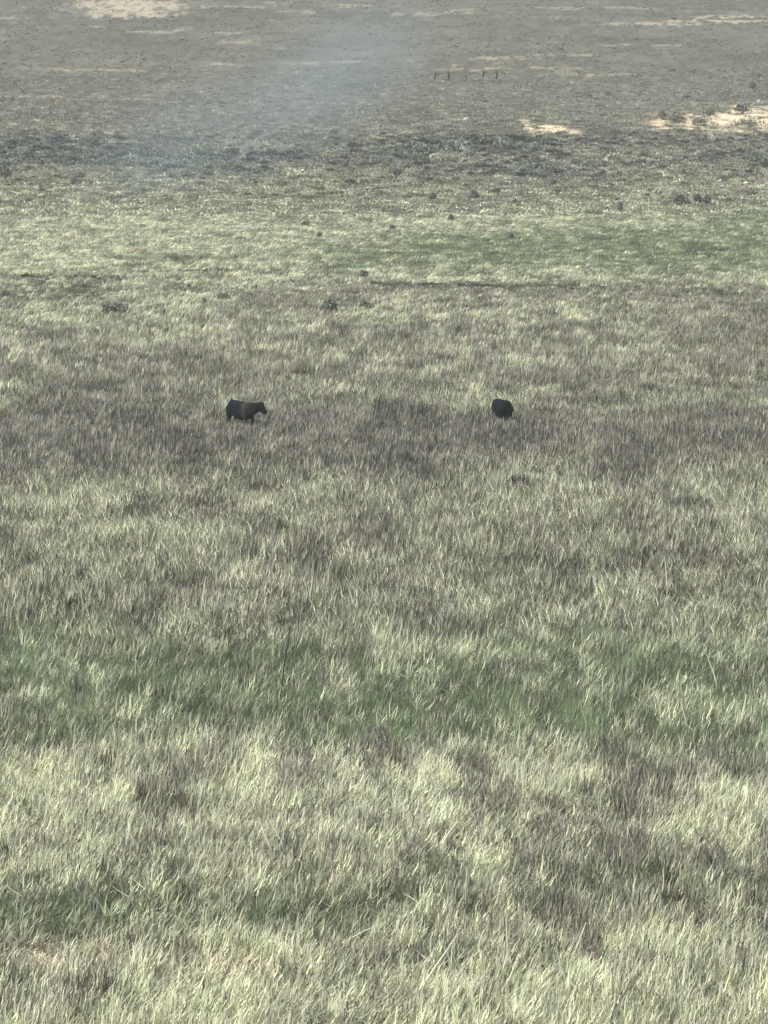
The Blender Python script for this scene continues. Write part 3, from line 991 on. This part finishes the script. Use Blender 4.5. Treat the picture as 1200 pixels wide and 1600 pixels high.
# ------------------------------------------------------------------ single stalks and sticks that stand out
M_PALE = simple_material('bleached_stalk', (.72, .71, .54), .8, (.58, .56, .42), 20)
M_DARK = simple_material('dark_stalk', (.045, .045, .035), .9, (.03, .028, .022), 20)
def stalk(name, pts, wpx, mat, label, lean_depth=.0, group=None, cat='grass stalk'):
    """pts in picture columns/rows; first is the foot on the ground, the others stand above it"""
    (u0, v0) = pts[0]
    # rooted under the grass that hides its foot
    ex = 0.27 * 7200 / ground_at(u0, v0)[1]
    pts = [(u0 - (pts[1][0] - u0) * .25, v0 + ex)] + list(pts)
    (u0, v0) = pts[0]
    x, y, z = ground_at(u0, v0)
    s = y / 7200
    P, Rr = [], []
    for i, (u, v) in enumerate(pts):
        t = i / (len(pts) - 1)
        P.append(Vector(((u - u0) * s, lean_depth * t, (v0 - v) * s - (.05 if i == 0 else 0))))
        Rr.append(wpx * 1.2 * s / 2 * (1 - .6 * t))
    bm = bmesh.new()
    tube(bm, P, Rr, 5)
    me = bpy.data.meshes.new(name)
    bm.to_mesh(me)
    bm.free()
    me.materials.append(mat)
    o = bpy.data.objects.new(name, me)
    COL.objects.link(o)
    o.location = (x, y, z)
    tag(o, label, cat, group)
    return o

stalk('dark_weed_stalk', [(439, 1090), (442, 1062), (444, 1040), (447, 1020), (451, 1000), (455, 978)], 2.6, M_DARK, 'tall thin black weed stalk in the green grass left of centre', cat='weed')
stalk('dark_weed_stalk', [(958, 1148), (959, 1125), (960, 1098)], 2.2, M_DARK, 'short straight dark weed stalk beside the straw patch at right', cat='weed')
stalk('dark_weed_stalk', [(308, 1150), (312, 1130), (318, 1110)], 2.4, M_DARK, 'short dark weed stalk in the green band at left', cat='weed')
stalk('dark_weed_stalk', [(383, 1030), (387, 1010), (390, 992)], 1.8, M_DARK, 'thin dark weed stalk left of the tallest one', cat='weed')
G = 'bleached grass stalks in the foreground'
PALE = [
    ([(664, 1536), (682, 1508), (700, 1482), (716, 1456)], 4.2, 'long leaning bleached stalk at the bottom right of centre'),
    ([(787, 1512), (793, 1490), (792, 1462), (791, 1436)], 3.2, 'tall upright bleached stalk with a thick foot'),
    ([(752, 1500), (748, 1478), (752, 1462)], 3.4, 'short bleached stalk left of the tall upright one'),
    ([(425, 1330), (412, 1300), (404, 1276)], 4.0, 'left one of a pair of bleached stalks leaning left'),
    ([(441, 1318), (430, 1296), (418, 1276)], 3.6, 'right one of a pair of bleached stalks leaning left'),
    ([(690, 1322), (702, 1300), (716, 1282)], 4.0, 'bleached stalk leaning right above the middle of the foreground'),
    ([(1120, 1072), (1116, 1055), (1108, 1034), (1104, 1022)], 2.6, 'bent pale stalk with a white tip in the green band at right'),
    ([(1160, 1125), (1163, 1105), (1166, 1084)], 3.6, 'pale stalk standing in the straw patch at the right edge'),
    ([(1072, 1128), (1066, 1106), (1064, 1090)], 2.2, 'slim pale stalk beside the straw patch'),
    ([(326, 1170), (325, 1150), (322, 1130)], 2.8, 'wavy pale stalk in the green band'),
    ([(354, 1168), (361, 1158), (360, 1142)], 2.4, 'hooked pale stalk in the green band'),
    ([(728, 1408), (728, 1380), (730, 1352)], 2.4, 'slim upright pale stalk in the foreground grass'),
    ([(1100, 1574), (1098, 1555), (1092, 1530)], 3.4, 'pale stalk at the bottom right'),
    ([(537, 1580), (528, 1560), (522, 1546)], 3.0, 'pale stalk leaning left at the bottom'),
    ([(535, 1474), (566, 1456), (598, 1442)], 2.4, 'long pale straw lying over the green strip'),
    ([(222, 1480), (228, 1465), (238, 1448)], 2.4, 'pale curved stalk in the green hollow at the left'),
    ([(204, 1458), (205, 1446), (212, 1440)], 2.2, 'pale hooked stalk left of the dark weed clump'),
    ([(1035, 1395), (1037, 1375), (1036, 1355)], 2.8, 'pale stalk standing over the green hollow at right'),
    ([(660, 1510), (670, 1494)], 2.6, 'short pale stub left of the long leaning stalk'),
    ([(893, 1560), (904, 1530), (912, 1505)], 3.0, 'bleached stalk in the right foreground leaning right'),
    ([(895, 1494), (905, 1470), (916, 1440)], 3.4, 'bleached stalk above the bottom right straw leaning right'),
    ([(250, 745), (252, 760)], 2, ''),
    ([(251, 766), (251, 752), (250, 742)], 2.6, 'short white stalk in the brown band at left'),
    ([(440, 748), (441, 730)], 2.0, 'thin pale stalk under the left cow in the brown band'),
    ([(958, 712), (959, 694)], 1.6, 'thin pale stalk at the right of the brown band'),
    ([(483, 935), (487, 915), (489, 900)], 2.6, 'thin pale stalk at the centre of the straw'),
    ([(1042, 920), (1041, 895), (1038, 870)], 2.4, 'slim pale stalk in the right half of the straw'),
    ([(315, 950), (318, 925), (322, 900)], 2.2, 'slim pale stalk at the left of the straw'),
]
for pts, w, lab in PALE:
    if lab:
        stalk('grass_stalk', pts, w, M_PALE, lab, .04, G)

def twig(u, v, label, seed, span, mat=M_WOOD, n=7, name='fallen_branch'):
    x, y, z = ground_at(u, v)
    s = y / 7200
    r = random.Random(seed)
    L = span * s
    bm = bmesh.new()
    tube(bm, [Vector((-L / 2, 0, .02)), Vector((-L * .1, .1, .09)), Vector((L * .2, .04, .08)), Vector((L / 2, -.05, .05))], [.026, .022, .017, .008], 6)
    for i in range(n):
        a = Vector((r.uniform(-.45, .42) * L, .05, .07))
        b = a + Vector((r.uniform(-.05, .25), r.uniform(-.15, .15), r.uniform(.08, .26)))
        tube(bm, [a, (a + b) / 2 + Vector((0, 0, .02)), b], [.012, .009, .004], 5)
    me = bpy.data.meshes.new(name)
    bm.to_mesh(me)
    bm.free()
    me.materials.append(mat)
    o = bpy.data.objects.new(name, me)
    COL.objects.link(o)
    o.location = (x, y, z + .20)
    tag(o, label, 'branch')
twig(1000, 1140, 'dark twiggy fallen branch under the straw patch in the green band', 3, 80)
twig(243, 1446, 'small dark broken branch in the green hollow at the left', 5, 22, M_DARK, 6)

# ------------------------------------------------------------------ air
def haze_box():
    bm = bmesh.new()
    bmesh.ops.create_cube(bm, size=1)
    lo, hi = Vector((-20000, -3000, -12)), Vector((20000, 9500, 190))
    for vt in bm.verts:
        vt.co = Vector((lo.x if vt.co.x < 0 else hi.x, lo.y if vt.co.y < 0 else hi.y, lo.z if vt.co.z < 0 else hi.z))
    me = bpy.data.meshes.new('haze')
    bm.to_mesh(me)
    bm.free()
    m, nt, out = new_mat('haze')
    v = N(nt, 'ShaderNodeVolumePrincipled')
    v.inputs['Color'].default_value = (.93, 1, .90, 1)
    v.inputs['Density'].default_value = HAZE
    v.inputs['Anisotropy'].default_value = .2
    nt.links.new(v.outputs[0], out.inputs['Volume'])
    me.materials.append(m)
    o = bpy.data.objects.new('haze', me)
    COL.objects.link(o)
    tag(o, kind='stuff')
HAZE = 0.00033
def veil_puff(name, u, v, y, wpx, hpx, tilt, dens, label):  # thin bluish volume without a source, fading out towards its edge
    s = y / 7200
    a = (800 - v) / 7200
    k = y / (CP + a * SP)
    loc = Vector(((u - 600) / 7200 * k, y, CAM_H + (-SP + a * CP) * k))
    bm = bmesh.new()
    bmesh.ops.create_icosphere(bm, subdivisions=3, radius=1)
    me = bpy.data.meshes.new(name)
    bm.to_mesh(me)
    bm.free()
    m, nt, out = new_mat(name)
    L = nt.links.new
    tc = N(nt, 'ShaderNodeTexCoord')
    ln = N(nt, 'ShaderNodeVectorMath', operation='LENGTH')
    L(tc.outputs['Object'], ln.inputs[0])
    nz = N(nt, 'ShaderNodeTexNoise', Scale=1.6, Detail=3.0)
    L(tc.outputs['Object'], nz.inputs['Vector'])
    mr = N(nt, 'ShaderNodeMapRange', interpolation_type='SMOOTHSTEP')
    mr.inputs['From Min'].default_value = 1.0
    mr.inputs['From Max'].default_value = 0.0
    mr.inputs['To Max'].default_value = dens * 2
    L(ln.outputs['Value'], mr.inputs['Value'])
    mu = N(nt, 'ShaderNodeMath', operation='MULTIPLY')
    L(mr.outputs[0], mu.inputs[0])
    L(nz.outputs[0], mu.inputs[1])
    p = N(nt, 'ShaderNodeVolumePrincipled')
    p.inputs['Color'].default_value = (.72, .92, 1, 1)
    L(mu.outputs[0], p.inputs['Density'])
    L(p.outputs[0], out.inputs['Volume'])
    me.materials.append(m)
    o = bpy.data.objects.new(name, me)
    COL.objects.link(o)
    o.location = loc
    o.rotation_euler = (0, tilt, 0)
    o.scale = (wpx * s / 2, 7, hpx * s / 2)
    tag(o, label, 'veil', kind='stuff')
veil_puff('veil', 530, 118, 430, 470, 270, math.radians(-26), .052, 'thin bluish smoke over the far slope')
veil_puff('veil', 320, 205, 430, 640, 280, math.radians(-16), .030, 'fainter tail of bluish smoke reaching down to the sagebrush')

haze_box()
